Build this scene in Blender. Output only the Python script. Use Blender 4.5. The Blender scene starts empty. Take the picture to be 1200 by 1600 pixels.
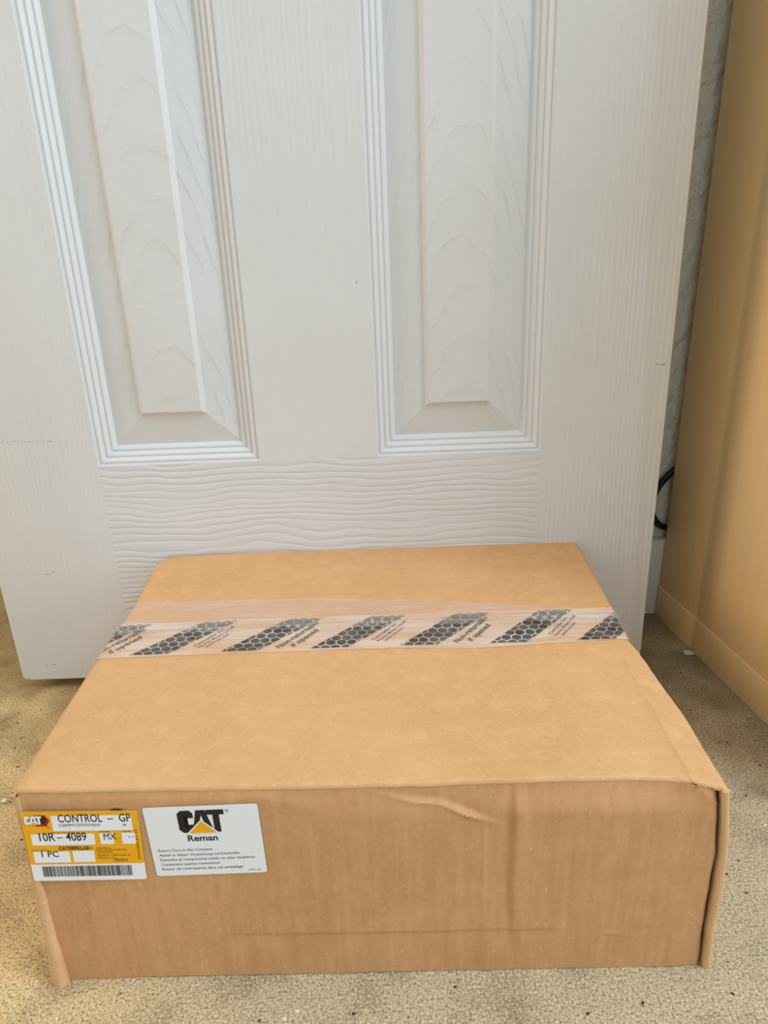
import bpy, bmesh, math, random
from mathutils import Vector, Matrix, noise

# ---------------------------------------------------------------- camera, world, light, exposure
S = bpy.context.scene
COL = S.collection
S.view_settings.view_transform = 'Standard'
S.view_settings.look = 'None'
S.view_settings.gamma = 1.0
S.view_settings.use_curve_mapping = False
S.view_settings.exposure = 0.0

cam_d = bpy.data.cameras.new('camera')
cam = bpy.data.objects.new('camera', cam_d)
COL.objects.link(cam)
cam_d.sensor_fit = 'HORIZONTAL'
cam_d.sensor_width = 36.0
cam_d.lens = 1163.53 / 1200.0 * 36.0
cam_d.clip_start = 0.01
R_ = Vector((0.99921403, -0.01464526, -0.03683516))
U_ = Vector((0.03963978, 0.36916822, 0.92851684))
F_ = Vector((0.0, 0.92924719, -0.3694586))
cam.matrix_world = Matrix(((R_.x, U_.x, -F_.x, 0.0), (R_.y, U_.y, -F_.y, 0.0),
                           (R_.z, U_.z, -F_.z, 0.42664), (0, 0, 0, 1)))
S.camera = cam

W = bpy.data.worlds.new('world')
S.world = W
W.use_nodes = True
W.node_tree.nodes['Background'].inputs[0].default_value = (0.82, 0.94, 1.0, 1)
W.node_tree.nodes['Background'].inputs[1].default_value = 0.66


def area(name, loc, target, sx, sy, power, col):
    d = bpy.data.lights.new(name, 'AREA')
    d.shape = 'RECTANGLE'; d.size = sx; d.size_y = sy; d.energy = power; d.color = col
    o = bpy.data.objects.new(name, d); COL.objects.link(o)
    o.location = loc
    o.rotation_euler = (Vector(target) - Vector(loc)).to_track_quat('-Z', 'Y').to_euler()
    return o


area('garage_opening_light', (1.35, -0.45, 2.2), (0.0, 0.5, 0.1), 0.9, 0.9, 27, (0.84, 0.92, 1.0))
area('side_window_light', (1.75, -0.25, 0.95), (0.0, 0.6, 0.3), 1.0, 1.2, 20, (0.80, 0.90, 1.0))
area('warm_fill_light', (-1.6, 0.42, 1.15), (0.3, 0.5, 0.2), 0.8, 0.8, 15, (1.0, 0.70, 0.45))  # unseen fill, added to brighten the cabinet face and left floor


# ---------------------------------------------------------------- helpers
def lin(c):
    r = []
    for v in c:
        v /= 255.0
        r.append(v / 12.92 if v <= 0.04045 else ((v + 0.055) / 1.055) ** 2.4)
    return (r[0], r[1], r[2], 1.0)


class NT:
    """tiny node builder"""
    def __init__(s, name):
        s.m = bpy.data.materials.new(name); s.m.use_nodes = True
        s.t = s.m.node_tree; s.p = s.t.nodes['Principled BSDF']
        s.out = s.t.nodes['Material Output']

    def n(s, typ, **kw):
        x = s.t.nodes.new(typ)
        for k, v in kw.items(): setattr(x, k, v)
        return x

    def put(s, sock, v):
        if hasattr(v, 'is_output') or isinstance(v, bpy.types.NodeSocket): s.t.links.new(v, sock)
        else: sock.default_value = v

    def coord(s):
        c = s.n('ShaderNodeTexCoord'); return c.outputs['Object']

    def xyz(s):
        q = s.n('ShaderNodeSeparateXYZ'); s.put(q.inputs[0], s.coord()); return q.outputs

    def comb(s, x, y, z):
        q = s.n('ShaderNodeCombineXYZ')
        for i, v in enumerate((x, y, z)): s.put(q.inputs[i], v)
        return q.outputs[0]

    def ma(s, op, a, b=0.0, c=None):
        q = s.n('ShaderNodeMath', operation=op); s.put(q.inputs[0], a); s.put(q.inputs[1], b)
        if c is not None: s.put(q.inputs[2], c)
        return q.outputs[0]

    def noise(s, vec, scale, detail=3.0, rough=0.5):
        q = s.n('ShaderNodeTexNoise'); s.put(q.inputs['Vector'], vec)
        q.inputs['Scale'].default_value = scale; q.inputs['Detail'].default_value = detail
        q.inputs['Roughness'].default_value = rough
        return q.outputs[0]

    def ramp(s, v, stops):
        q = s.n('ShaderNodeValToRGB'); s.put(q.inputs[0], v)
        e = q.color_ramp.elements
        while len(e) < len(stops): e.new(0.5)
        for i, (p, c) in enumerate(stops):
            e[i].position = p; e[i].color = c if len(c) == 4 else (*c, 1)
        return q.outputs[0]

    def mix(s, f, a, b, bt='MIX'):
        q = s.n('ShaderNodeMix', data_type='RGBA', blend_type=bt)
        s.put(q.inputs[0], f); s.put(q.inputs[6], a); s.put(q.inputs[7], b)
        return q.outputs[2]

    def bump(s, h, dist, strength=1.0, prev=None):
        q = s.n('ShaderNodeBump'); s.put(q.inputs['Height'], h)
        q.inputs['Distance'].default_value = dist; q.inputs['Strength'].default_value = strength
        if prev is not None: s.put(q.inputs['Normal'], prev)
        return q.outputs[0]

    def done(s, col=None, rough=0.6, normal=None, spec=0.5):
        if col is not None: s.put(s.p.inputs['Base Color'], col)
        s.put(s.p.inputs['Roughness'], rough)
        s.p.inputs['Specular IOR Level'].default_value = spec
        if normal is not None: s.put(s.p.inputs['Normal'], normal)
        return s.m


def g(v): return (v, v, v, 1)


def plain(name, c, rough=0.6, spec=0.4):
    t = NT(name); return t.done(lin(c), rough, None, spec)


# ---------------------------------------------------------------- materials
PAINT = lin((219, 221, 222))


def paint_base(t):
    x, y, z = t.xyz()
    dirt = t.noise(t.coord(), 9.0, 4.0)
    return t.mix(t.ramp(dirt, [(0.35, g(0)), (0.75, g(1))]), PAINT, lin((214, 215, 213)))


def m_stile():
    t = NT('white_paint_vertical_grain'); x, y, z = t.xyz()
    n1 = t.noise(t.comb(t.ma('MULTIPLY', x, 14.0), 0.0, t.ma('MULTIPLY', z, 2.6)), 1.0, 2.0)
    ph = t.ma('ADD', t.ma('MULTIPLY', x, 1330.0), t.ma('MULTIPLY', n1, 30.0))
    w = t.ma('SINE', ph)
    n2 = t.noise(t.comb(t.ma('MULTIPLY', x, 230.0), 0.0, t.ma('MULTIPLY', z, 7.0)), 1.0, 2.0)
    am = t.ramp(t.noise(t.coord(), 5.0, 1.0), [(0.3, g(0.25)), (0.6, g(1))])
    h = t.ma('MULTIPLY', t.ma('ADD', t.ma('MULTIPLY', w, 0.24), t.ma('MULTIPLY', n2, 1.1)), am)
    return t.done(paint_base(t), 0.42, t.bump(h, 0.00045, 0.8))


def m_rail():
    t = NT('white_paint_horizontal_grain'); x, y, z = t.xyz()
    n1 = t.noise(t.comb(t.ma('MULTIPLY', x, 7.0), 0.0, t.ma('MULTIPLY', z, 20.0)), 1.0, 2.0)
    n3 = t.noise(t.comb(t.ma('MULTIPLY', x, 30.0), 5.0, t.ma('MULTIPLY', z, 30.0)), 1.0, 2.0)
    ph = t.ma('ADD', t.ma('MULTIPLY', z, 520.0), t.ma('ADD', t.ma('MULTIPLY', n1, 17.0), t.ma('MULTIPLY', n3, 1.3)))
    w = t.ma('POWER', t.ma('ABSOLUTE', t.ma('SINE', ph)), 0.55)
    n2 = t.noise(t.comb(t.ma('MULTIPLY', x, 9.0), 0.0, t.ma('MULTIPLY', z, 160.0)), 1.0, 2.0)
    am = t.ramp(t.noise(t.comb(t.ma('MULTIPLY', x, 7.0), 2.0, t.ma('MULTIPLY', z, 30.0)), 1.0, 1.0), [(0.3, g(0.45)), (0.6, g(1))])
    h = t.ma('MULTIPLY', t.ma('ADD', w, t.ma('MULTIPLY', n2, 0.9)), am)
    return t.done(paint_base(t), 0.42, t.bump(h, 0.0006, 0.75))


def m_field():
    t = NT('white_paint_cathedral_grain'); x, y, z = t.xyz()
    # local x of both raised panels folded onto one centre line
    dx = t.ma('SUBTRACT', x, t.ma('ADD', 0.192, t.ma('MULTIPLY', t.ma('GREATER_THAN', x, 0.3), 0.2443)))
    n1 = t.noise(t.comb(t.ma('MULTIPLY', x, 22.0), 0.0, t.ma('MULTIPLY', z, 22.0)), 1.0, 3.0)
    q = t.ma('ADD', z, t.ma('ADD', t.ma('MULTIPLY', t.ma('MULTIPLY', dx, dx), 48.0), t.ma('MULTIPLY', n1, 0.05)))
    fr = t.ma('FRACT', t.ma('MULTIPLY', q, 26.0))
    ln = t.ma('POWER', fr, 7.0)
    am = t.ramp(t.noise(t.coord(), 13.0, 2.0), [(0.42, g(0.05)), (0.58, g(1))])
    fine = t.noise(t.comb(t.ma('MULTIPLY', x, 60.0), 0.0, t.ma('MULTIPLY', z, 16.0)), 1.0, 3.0)
    sp = t.ma('POWER', t.noise(t.coord(), 260.0, 1.0), 6.0)
    h = t.ma('ADD', t.ma('ADD', t.ma('MULTIPLY', ln, am), t.ma('MULTIPLY', fine, 0.35)), t.ma('MULTIPLY', sp, 0.8))
    return t.done(paint_base(t), 0.40, t.bump(h, 0.00065, 0.8))


def m_mould():
    t = NT('white_gloss_paint')
    return t.done(PAINT, 0.30, t.bump(t.noise(t.coord(), 60.0, 2.0), 0.0003, 0.4))


def cardboard(name, c1, c2, flute_axis=None, fs=0.4):
    t = NT(name); x, y, z = t.xyz()
    big = t.noise(t.coord(), 12.0, 4.0, 0.6)
    fib = t.noise(t.coord(), 330.0, 4.0, 0.7)
    col = t.mix(t.ramp(big, [(0.3, g(0)), (0.7, g(1))]), lin(c1), lin(c2))
    col = t.mix(t.ma('MULTIPLY', t.ramp(fib, [(0.52, g(0)), (0.75, g(1))]), 0.35), col, lin([min(255, v * 1.13) for v in c2]))
    spk = t.noise(t.coord(), 420.0, 1.0)
    col = t.mix(t.ma('MULTIPLY', t.ramp(spk, [(0.26, g(1)), (0.36, g(0))]), 0.14), col, lin([v * 0.72 for v in c1]))
    smr = t.noise(t.comb(t.ma('MULTIPLY', x, 90.0), y, t.ma('MULTIPLY', z, 55.0)) if flute_axis == 'x' else t.coord(), 1.0 if flute_axis == 'x' else 70.0, 3.0)
    col = t.mix(t.ma('MULTIPLY', t.ramp(smr, [(0.5, g(0)), (0.68, g(1))]), 0.22), col, lin([min(255, v * 1.12) for v in c2]))
    if flute_axis == 'x':
        stv = t.noise(t.comb(t.ma('MULTIPLY', x, 170.0), 0.0, t.ma('MULTIPLY', z, 16.0)), 1.0, 4.0, 0.6)
        col = t.mix(t.ma('MULTIPLY', t.ramp(stv, [(0.48, g(0)), (0.7, g(1))]), 0.30), col, lin((218, 172, 126)))
        col = t.mix(t.ma('MULTIPLY', t.ramp(stv, [(0.3, g(1)), (0.46, g(0))]), 0.22), col, lin((170, 122, 80)))
    sp2 = t.noise(t.comb(t.ma('MULTIPLY', x, 420.0), t.ma('MULTIPLY', y, 420.0), t.ma('MULTIPLY', z, 210.0)), 1.0, 1.0)
    col = t.mix(t.ma('MULTIPLY', t.ramp(sp2, [(0.68, g(0)), (0.78, g(1))]), 0.26), col, lin((238, 204, 160)))
    h = t.ma('MULTIPLY', t.noise(t.coord(), 90.0, 4.0), 1.0)
    nrm = t.bump(h, 0.0004, 0.35)
    if flute_axis == 'x':
        am = t.noise(t.coord(), 14.0, 2.0)
        w = t.ma('MULTIPLY', t.ma('SINE', t.ma('MULTIPLY', x, 1050.0)), am)
        nrm = t.bump(w, 0.00022, fs, nrm)
    elif flute_axis == 'y':
        w = t.ma('MULTIPLY', t.ma('SINE', t.ma('MULTIPLY', y, 1050.0)), t.noise(t.coord(), 10.0, 2.0))
        nrm = t.bump(w, 0.00012, fs, nrm)
    return t.done(col, 0.62, nrm, 0.3)


def m_concrete():
    t = NT('worn_concrete'); x, y, z = t.xyz()
    co = t.coord()
    warp = t.noise(co, 5.0, 3.0)
    # warm light painted in as ochre towards the left, greyer in the middle
    left_light = t.ma('ADD', t.ma('MULTIPLY', x, -4.2), t.ma('ADD', t.ma('MULTIPLY', y, 0.5), t.ma('MULTIPLY', t.ma('SUBTRACT', warp, 0.5), 1.7)))
    base = t.mix(t.ramp(left_light, [(0.45, g(0)), (1.05, g(1))]), lin((190, 174, 142)), lin((222, 193, 136)))
    mot = t.noise(co, 26.0, 5.0, 0.65)
    base = t.mix(t.ramp(mot, [(0.32, g(0.55)), (0.5, g(0))]), base, lin((128, 112, 80)))
    base = t.mix(t.ramp(mot, [(0.55, g(0)), (0.75, g(0.5))]), base, lin((206, 192, 158)))
    fine = t.noise(co, 620.0, 4.0, 0.75)
    base = t.mix(t.ramp(fine, [(0.37, g(0.95)), (0.5, g(0))]), base, lin((112, 98, 70)))
    base = t.mix(t.ramp(fine, [(0.54, g(0)), (0.66, g(0.9))]), base, lin((230, 219, 190)))
    v = t.n('ShaderNodeTexVoronoi'); wv = t.n('ShaderNodeVectorMath', operation='ADD'); t.put(wv.inputs[0], co); t.put(wv.inputs[1], t.comb(t.ma('MULTIPLY', fine, 0.004), t.ma('MULTIPLY', mot, 0.004), 0.0)); t.put(v.inputs['Vector'], wv.outputs[0]); v.inputs['Scale'].default_value = 150.0
    rnd = t.n('ShaderNodeSeparateColor'); t.put(rnd.inputs[0], v.outputs['Color'])
    pit = t.ma('MULTIPLY', t.ma('LESS_THAN', v.outputs['Distance'], 0.16), t.ma('GREATER_THAN', rnd.outputs[0], 0.86))
    base = t.mix(pit, base, lin((78, 60, 38)))
    gr = t.ma('MULTIPLY', t.ma('LESS_THAN', v.outputs['Distance'], 0.18), t.ma('LESS_THAN', rnd.outputs[0], 0.05))
    base = t.mix(t.ma('MULTIPLY', gr, 0.8), base, lin((240, 226, 196)))
    # brown stains and painted shade darken the floor along the wall and cabinet foot
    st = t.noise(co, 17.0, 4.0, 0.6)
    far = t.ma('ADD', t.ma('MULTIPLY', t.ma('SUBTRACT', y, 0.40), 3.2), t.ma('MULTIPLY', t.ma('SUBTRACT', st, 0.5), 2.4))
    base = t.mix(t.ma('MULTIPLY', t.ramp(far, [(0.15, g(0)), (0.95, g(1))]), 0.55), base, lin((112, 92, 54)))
    h = t.ma('ADD', t.ma('MULTIPLY', fine, 0.6), t.ma('SUBTRACT', t.ma('MULTIPLY', mot, 1.2), t.ma('MULTIPLY', pit, 0.6)))
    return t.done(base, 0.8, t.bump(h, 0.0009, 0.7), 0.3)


def m_wall():
    t = NT('textured_grey_wall_paint')
    n1 = t.noise(t.coord(), 55.0, 4.0, 0.55)
    n2 = t.noise(t.coord(), 150.0, 2.0)
    h = t.ma('ADD', t.ramp(n1, [(0.42, g(0)), (0.6, g(1))]), t.ma('MULTIPLY', n2, 0.35))
    return t.done(lin((226, 222, 210)), 0.7, t.bump(h, 0.0022, 0.85))


def m_maple():
    t = NT('pale_maple_laminate'); x, y, z = t.xyz()
    s = t.noise(t.comb(t.ma('MULTIPLY', x, 6.0), t.ma('MULTIPLY', y, 14.0), t.ma('MULTIPLY', z, 0.9)), 1.0, 3.0)
    f = t.noise(t.comb(t.ma('MULTIPLY', x, 100.0), t.ma('MULTIPLY', y, 190.0), t.ma('MULTIPLY', z, 7.0)), 1.0, 2.0)
    c = t.mix(t.ramp(s, [(0.3, g(0)), (0.7, g(1))]), lin((232, 200, 146)), lin((241, 210, 156)))
    c = t.mix(t.ma('MULTIPLY', t.ramp(f, [(0.3, g(1)), (0.6, g(0))]), 0.12), c, lin((198, 160, 102)))
    return t.done(c, 0.45, None, 0.4)


def m_tape(name, alpha, col, rough=0.15):
    t = NT(name)
    t.p.inputs['Base Color'].default_value = lin(col)
    t.p.inputs['Roughness'].default_value = rough
    h = t.noise(t.comb(t.ma('MULTIPLY', t.xyz()[0], 28.0), t.ma('MULTIPLY', t.xyz()[1], 170.0), 0.0), 1.0, 3.0)
    nb = t.bump(h, 0.0022, 0.8)
    t.put(t.p.inputs['Normal'], nb)
    tr = t.n('ShaderNodeBsdfTransparent'); mx = t.n('ShaderNodeMixShader')
    n = t.noise(t.comb(t.ma('MULTIPLY', t.xyz()[0], 14.0), t.ma('MULTIPLY', t.xyz()[1], 60.0), 0.0), 1.0, 3.0)
    a = t.ramp(n, [(0.35, g(alpha * 0.55)), (0.65, g(min(1, alpha * 1.6)))])
    t.put(mx.inputs[0], a); t.put(mx.inputs[1], tr.outputs[0]); t.put(mx.inputs[2], t.p.outputs[0])
    t.put(t.out.inputs[0], mx.outputs[0])
    return t.m


def m_ink():
    t = NT('printed_tape_ink')
    n = t.noise(t.comb(t.ma('MULTIPLY', t.xyz()[0], 60.0), t.ma('MULTIPLY', t.xyz()[1], 90.0), 0.0), 1.0, 3.0)
    c = t.mix(t.ramp(n, [(0.35, g(0)), (0.7, g(1))]), lin((52, 48, 46)), lin((100, 97, 95)))
    air = t.ramp(t.ma('ADD', t.ma('MULTIPLY', t.ma('SUBTRACT', t.xyz()[1], 0.019), 120.0), n), [(0.45, g(0)), (0.75, g(0.55))])
    c = t.mix(air, c, lin((150, 146, 140)))
    return t.done(c, 0.35, t.bump(n, 0.0006, 0.6), 0.5)


M = dict(
    stile=m_stile(), rail=m_rail(), field=m_field(), mould=m_mould(),
    top=cardboard('kraft_cardboard_top', (201, 156, 106), (211, 167, 118), 'y'),
    front=cardboard('kraft_cardboard_front', (194, 145, 98), (204, 156, 108), 'x', 0.22),
    side=cardboard('kraft_cardboard_side', (204, 164, 118), (212, 172, 126)),
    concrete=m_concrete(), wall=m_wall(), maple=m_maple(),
    base=plain('white_baseboard_paint', (228, 225, 218), 0.5),
    rubber=plain('black_cable_rubber', (14, 14, 15), 0.45),
    tape=m_tape('clear_tape', 0.34, (244, 232, 218)),
    tape_b=m_tape('clear_tape_under', 0.30, (236, 214, 200)),
    ink=m_ink(),
    ink_text=plain('tape_text_ink', (92, 82, 72), 0.5),
    lab_w=plain('label_white', (236, 238, 242), 0.45),
    lab_y=plain('label_yellow', (240, 172, 14), 0.45),
    lab_k=plain('label_black', (26, 25, 26), 0.55),
    lab_g=plain('label_grey_print', (92, 92, 96), 0.55),
    lab_b=plain('label_brown_print', (112, 66, 8), 0.55),
    lab_r=plain('label_red', (150, 26, 14), 0.5),
    lab_d=plain('label_maroon', (52, 8, 6), 0.5),
    scuff=plain('grey_scuff', (150, 148, 142), 0.7),
    chip=plain('white_chip', (226, 216, 196), 0.6),
    steel=plain('brushed_steel', (160, 158, 152), 0.35),
    beyond=plain('tan_far_wall', (150, 126, 78), 0.7),
)


def tag(o, label=None, cat=None, group=None, kind=None):
    if label: o['label'] = label
    if cat: o['category'] = cat
    if group: o['group'] = group
    if kind: o['kind'] = kind
    return o


def empty(name, loc=(0, 0, 0), rz=0.0):
    o = bpy.data.objects.new(name, None); COL.objects.link(o)
    o.location = loc; o.rotation_euler = (0, 0, rz); o.empty_display_size = 0.02
    return o


def link(name, bm, mat, parent=None, angle=35):
    bm.normal_update()
    lim = math.radians(angle)
    for f in bm.faces: f.smooth = True
    for e in bm.edges:
        if len(e.link_faces) == 2 and e.calc_face_angle(0.0) > lim: e.smooth = False
    me = bpy.data.meshes.new(name); bm.to_mesh(me); bm.free()
    me.materials.append(mat)
    o = bpy.data.objects.new(name, me); COL.objects.link(o)
    if parent: o.parent = parent
    return o


def box(bm, x0, x1, y0, y1, z0, z1, bev=0.0):
    vs = [bm.verts.new((x, y, z)) for z in (z0, z1) for y in (y0, y1) for x in (x0, x1)]
    fs = [(0, 2, 3, 1), (4, 5, 7, 6), (0, 1, 5, 4), (1, 3, 7, 5), (3, 2, 6, 7), (2, 0, 4, 6)]
    faces = [bm.faces.new([vs[i] for i in f]) for f in fs]
    if bev:
        es = list({e for f in faces for e in f.edges})
        bmesh.ops.bevel(bm, geom=es, offset=bev, segments=3, profile=0.5, affect='EDGES')
    return bm


def slab(grid, th, flip=False):
    """closed solid from a grid of points, thickened against its normals"""
    n, m = len(grid), len(grid[0])
    G = [[Vector(p) for p in r] for r in grid]
    N = []
    for i in range(n):
        r = []
        for j in range(m):
            a = G[min(i + 1, n - 1)][j] - G[max(i - 1, 0)][j]
            b = G[i][min(j + 1, m - 1)] - G[i][max(j - 1, 0)]
            v = a.cross(b)
            v = v.normalized() if v.length > 1e-12 else Vector((0, 0, 1))
            r.append(-v if flip else v)
        N.append(r)
    bm = bmesh.new()
    A = [[bm.verts.new(G[i][j]) for j in range(m)] for i in range(n)]
    B = [[bm.verts.new(G[i][j] - N[i][j] * th) for j in range(m)] for i in range(n)]
    for i in range(n - 1):
        for j in range(m - 1):
            bm.faces.new((A[i][j], A[i + 1][j], A[i + 1][j + 1], A[i][j + 1]))
            bm.faces.new((B[i][j], B[i][j + 1], B[i + 1][j + 1], B[i + 1][j]))
    for j in range(m - 1):
        bm.faces.new((A[0][j], A[0][j + 1], B[0][j + 1], B[0][j]))
        bm.faces.new((A[n - 1][j], B[n - 1][j], B[n - 1][j + 1], A[n - 1][j + 1]))
    for i in range(n - 1):
        bm.faces.new((A[i][0], B[i][0], B[i + 1][0], A[i + 1][0]))
        bm.faces.new((A[i][m - 1], A[i + 1][m - 1], B[i + 1][m - 1], B[i][m - 1]))
    bmesh.ops.recalc_face_normals(bm, faces=bm.faces)
    return bm


def lerp_pts(pts, t):
    if t <= pts[0][0]: return pts[0][1]
    for (a, va), (b, vb) in zip(pts, pts[1:]):
        if t <= b: return va + (vb - va) * (t - a) / (b - a)
    return pts[-1][1]


def nz(x, y, z=0.0): return noise.noise(Vector((x, y, z)))


# ================================================================ SETTING
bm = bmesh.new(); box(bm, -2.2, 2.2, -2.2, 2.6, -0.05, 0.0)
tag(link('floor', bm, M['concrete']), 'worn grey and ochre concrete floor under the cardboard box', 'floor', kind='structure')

WY = 0.7405
bm = bmesh.new(); box(bm, -0.34, 1.7, 0.0, 0.11, 0.0, 2.3)
WO = link('wall_back', bm, M['wall']); WO.location = (0.29, WY, 0); WO.rotation_euler = (0, 0, 0.14682)
tag(WO, 'grey knockdown-textured wall seen in the gap between door and cabinet', 'wall', kind='structure')
bm = bmesh.new(); box(bm, -0.30, 1.7, -0.011, -0.0002, 0.0, 0.0905, 0.002)
BO = link('baseboard_back', bm, M['base']); BO.location = (0.29, WY, 0); BO.rotation_euler = (0, 0, 0.14682)
tag(BO, 'short stretch of white baseboard in the gap between door and cabinet', 'baseboard', kind='structure')
bm = bmesh.new(); box(bm, -2.2, 0.5, 1.9, 2.0, 0.0, 2.3)
tag(link('wall_far', bm, M['beyond']), 'tan wall of the room beyond the doorway, behind the white door', 'wall', kind='structure')

# ---------------------------------------------------------------- door
DW, DH, DT = 0.61, 2.03, 0.035
XA, XB, XC, XD = 0.11394, 0.25662, 0.36045, 0.50284
ZP = 0.21837
door = empty('door_1', (-0.36414, 0.63064, 0.012), -0.01215)
tag(door, 'white painted moulded panel door standing open behind the cardboard box', 'door', kind='structure')
ROWS = [(ZP, 0.815), (0.965, 1.555), (1.655, 1.905)]


def stile(x0, x1, left):
    bm = bmesh.new()
    r = 0.0042
    pts = []
    def corner(cx, cz, a0):
        return [(cx + r * math.cos(a0 + math.pi / 2 * k / 6), cz + r * math.sin(a0 + math.pi / 2 * k / 6)) for k in range(7)]
    if left:
        pts = corner(x0 + r, r, math.pi) + [(x1, 0), (x1, DH)] + corner(x0 + r, DH - r, math.pi / 2)
    else:
        pts = [(x0, 0)] + corner(x1 - r, r, -math.pi / 2) + corner(x1 - r, DH - r, 0) + [(x0, DH)]
    a = [bm.verts.new((p[0], 0, p[1])) for p in pts]
    b = [bm.verts.new((p[0], DT, p[1])) for p in pts]
    bm.faces.new(a); bm.faces.new(b[::-1])
    for i in range(len(pts)):
        j = (i + 1) % len(pts); bm.faces.new((a[i], b[i], b[j], a[j]))
    bmesh.ops.recalc_face_normals(bm, faces=bm.faces)
    xe = x0 if left else x1
    es = [e for e in bm.edges if abs(e.verts[0].co.y - e.verts[1].co.y) < 1e-6
          and all(abs(v.co.x - (x1 if left else x0)) > 1e-5 for v in e.verts)]
    bmesh.ops.bevel(bm, geom=es, offset=0.0012, segments=3, profile=0.5, affect='EDGES')
    return bm


link('stile', stile(0, XA, True), M['stile'], door)
link('stile', stile(XD, DW, False), M['stile'], door)
zr = [(0.0, ZP)] + [(ROWS[0][1], ROWS[1][0]), (ROWS[1][1], ROWS[2][0]), (ROWS[2][1], DH)]
for z0, z1 in zr:
    bm = bmesh.new(); box(bm, XA, XD, 0, DT, z0, z1)
    link('rail', bm, M['rail'], door)
for z0, z1 in ROWS:
    bm = bmesh.new(); box(bm, XB, XC, 0, DT, z0, z1)
    link('mullion', bm, M['stile'], door)


def mould_profile():
    # (distance inwards, depth): sloping face with three round beads
    pr = [(0.0, 0.0), (0.0004, 0.0009), (0.0014, 0.0011)]
    n = 40
    for k in range(n + 1):
        t = k / n
        d = 0.0016 + 0.0142 * t
        z = 0.0014 + 0.0082 * t - 0.0018 * abs(math.sin(math.pi * 3 * t)) + 0.0006
        pr.append((d, z))
    pr.append((0.0163, 0.0104))
    return pr


def rings(profile, x0, x1, z0, z1):
    bm = bmesh.new(); prev = None
    for d, y in profile:
        r = [bm.verts.new(c) for c in ((x0 + d, y, z0 + d), (x1 - d, y, z0 + d), (x1 - d, y, z1 - d), (x0 + d, y, z1 - d))]
        if prev:
            for i in range(4):
                j = (i + 1) % 4; bm.faces.new((prev[i], prev[j], r[j], r[i]))
        prev = r
    return bm, prev


MP = mould_profile()
for z0, z1 in ROWS:
    for x0, x1 in ((XA, XB), (XC, XD)):
        bm, last = rings(MP, x0, x1, z0, z1)
        # close behind to give the moulding a body
        bk, _ = None, None
        rr = [bm.verts.new(c) for c in ((x0 + 0.0163, 0.016, z0 + 0.0163), (x1 - 0.0163, 0.016, z0 + 0.0163),
                                        (x1 - 0.0163, 0.016, z1 - 0.0163), (x0 + 0.0163, 0.016, z1 - 0.0163))]
        for i in range(4):
            j = (i + 1) % 4; bm.faces.new((last[i], last[j], rr[j], rr[i]))
        bmesh.ops.recalc_face_normals(bm, faces=bm.faces)
        for f in bm.faces:
            pass
        mo = link('panel_moulding', bm, M['mould'], door, 28)
        pp = [(0.0163, 0.0104), (0.0170, 0.0102), (0.0425, 0.0058), (0.0430, 0.0054), (0.0458, 0.0014), (0.0464, 0.0011), (0.0475, 0.0010)]
        bm, last = rings(pp, x0, x1, z0, z1)
        bm.faces.new(last)
        bk = [bm.verts.new(c) for c in ((x0 + 0.0163, 0.020, z0 + 0.0163), (x1 - 0.0163, 0.020, z0 + 0.0163),
                                        (x1 - 0.0163, 0.020, z1 - 0.0163), (x0 + 0.0163, 0.020, z1 - 0.0163))]
        bm.verts.ensure_lookup_table()
        first = bm.verts[0:4]
        for i in range(4):
            j = (i + 1) % 4; bm.faces.new((first[i], first[j], bk[j], bk[i]))
        bm.faces.new(bk)
        bmesh.ops.recalc_face_normals(bm, faces=bm.faces)
        link('raised_panel', bm, M['field'], door, 12)

def scuff(cuts):
    bm = bmesh.new()
    for (x, z, w, h) in cuts: box(bm, x, x + w, -0.00012, 0.0001, z, z + h)
    o = link('scuff_mark', bm, M['scuff'], door)
    return o


random.seed(3)
scuff([(0.028 + 0.0032 * k, 0.2435 - 0.00006 * k + random.uniform(-0.0003, 0.0003), random.uniform(0.0008, 0.0018), 0.0005) for k in range(16)])['label'] = 'dotted grey scratch line across the left stile'
scuff([(0.5965, 0.2905, 0.0030, 0.0006), (0.6000, 0.2900, 0.0018, 0.0006), (0.6025, 0.2893, 0.0022, 0.0012)])
scuff([(0.3490, 0.3650, 0.0010, 0.0012)])
scuff([(0.0265, 0.0160, 0.0012, 0.0008), (0.0330, 0.0160, 0.0022, 0.0009)])
scuff([(0.045, 0.115, 0.006, 0.0004), (0.052, 0.117, 0.003, 0.0004)])

# ---------------------------------------------------------------- cabinet
KX, KY, YAW, LEAN = 0.29877, 0.7302, 0.14682, 0.0131
cab = empty('cabinet', (KX, KY - 0.014, 0.0), 0.0)
cab.location = (KX - 0.0004, KY - 0.0022, 0.0)
cab.rotation_euler = (0, LEAN, YAW)
tag(cab, 'tall pale maple laminate cabinet standing on the floor right of the door', 'cabinet')
# local: side face at x=0, runs from y=0 (wall) to y=-0.6 (front), width along +x
def lbox(name, x0, x1, y0, y1, z0, z1, bev, mat, parent):
    bm = bmesh.new(); box(bm, x0, x1, y0, y1, z0, z1, bev)
    return link(name, bm, mat, parent)
CL = 0.30
lbox('plinth', 0.0, 0.44, -CL, 0.0, 0.0, 0.0375, 0.0008, M['maple'], cab)
lbox('side_panel', 0.0016, 0.018, -CL, 0.0, 0.0377, 0.74, 0.0006, M['maple'], cab)
lbox('side_panel', 0.422, 0.44, -CL, 0.0, 0.0377, 0.74, 0.0006, M['maple'], cab)
lbox('back_panel', 0.018, 0.422, -0.012, 0.0, 0.0377, 0.74, 0.0, M['maple'], cab)
lbox('top_panel', 0.0016, 0.44, -CL, 0.0, 0.74, 0.758, 0.0006, M['maple'], cab)
cd = lbox('door', 0.003, 0.437, -CL - 0.019, -CL - 0.001, 0.045, 0.735, 0.001, M['maple'], cab)
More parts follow.
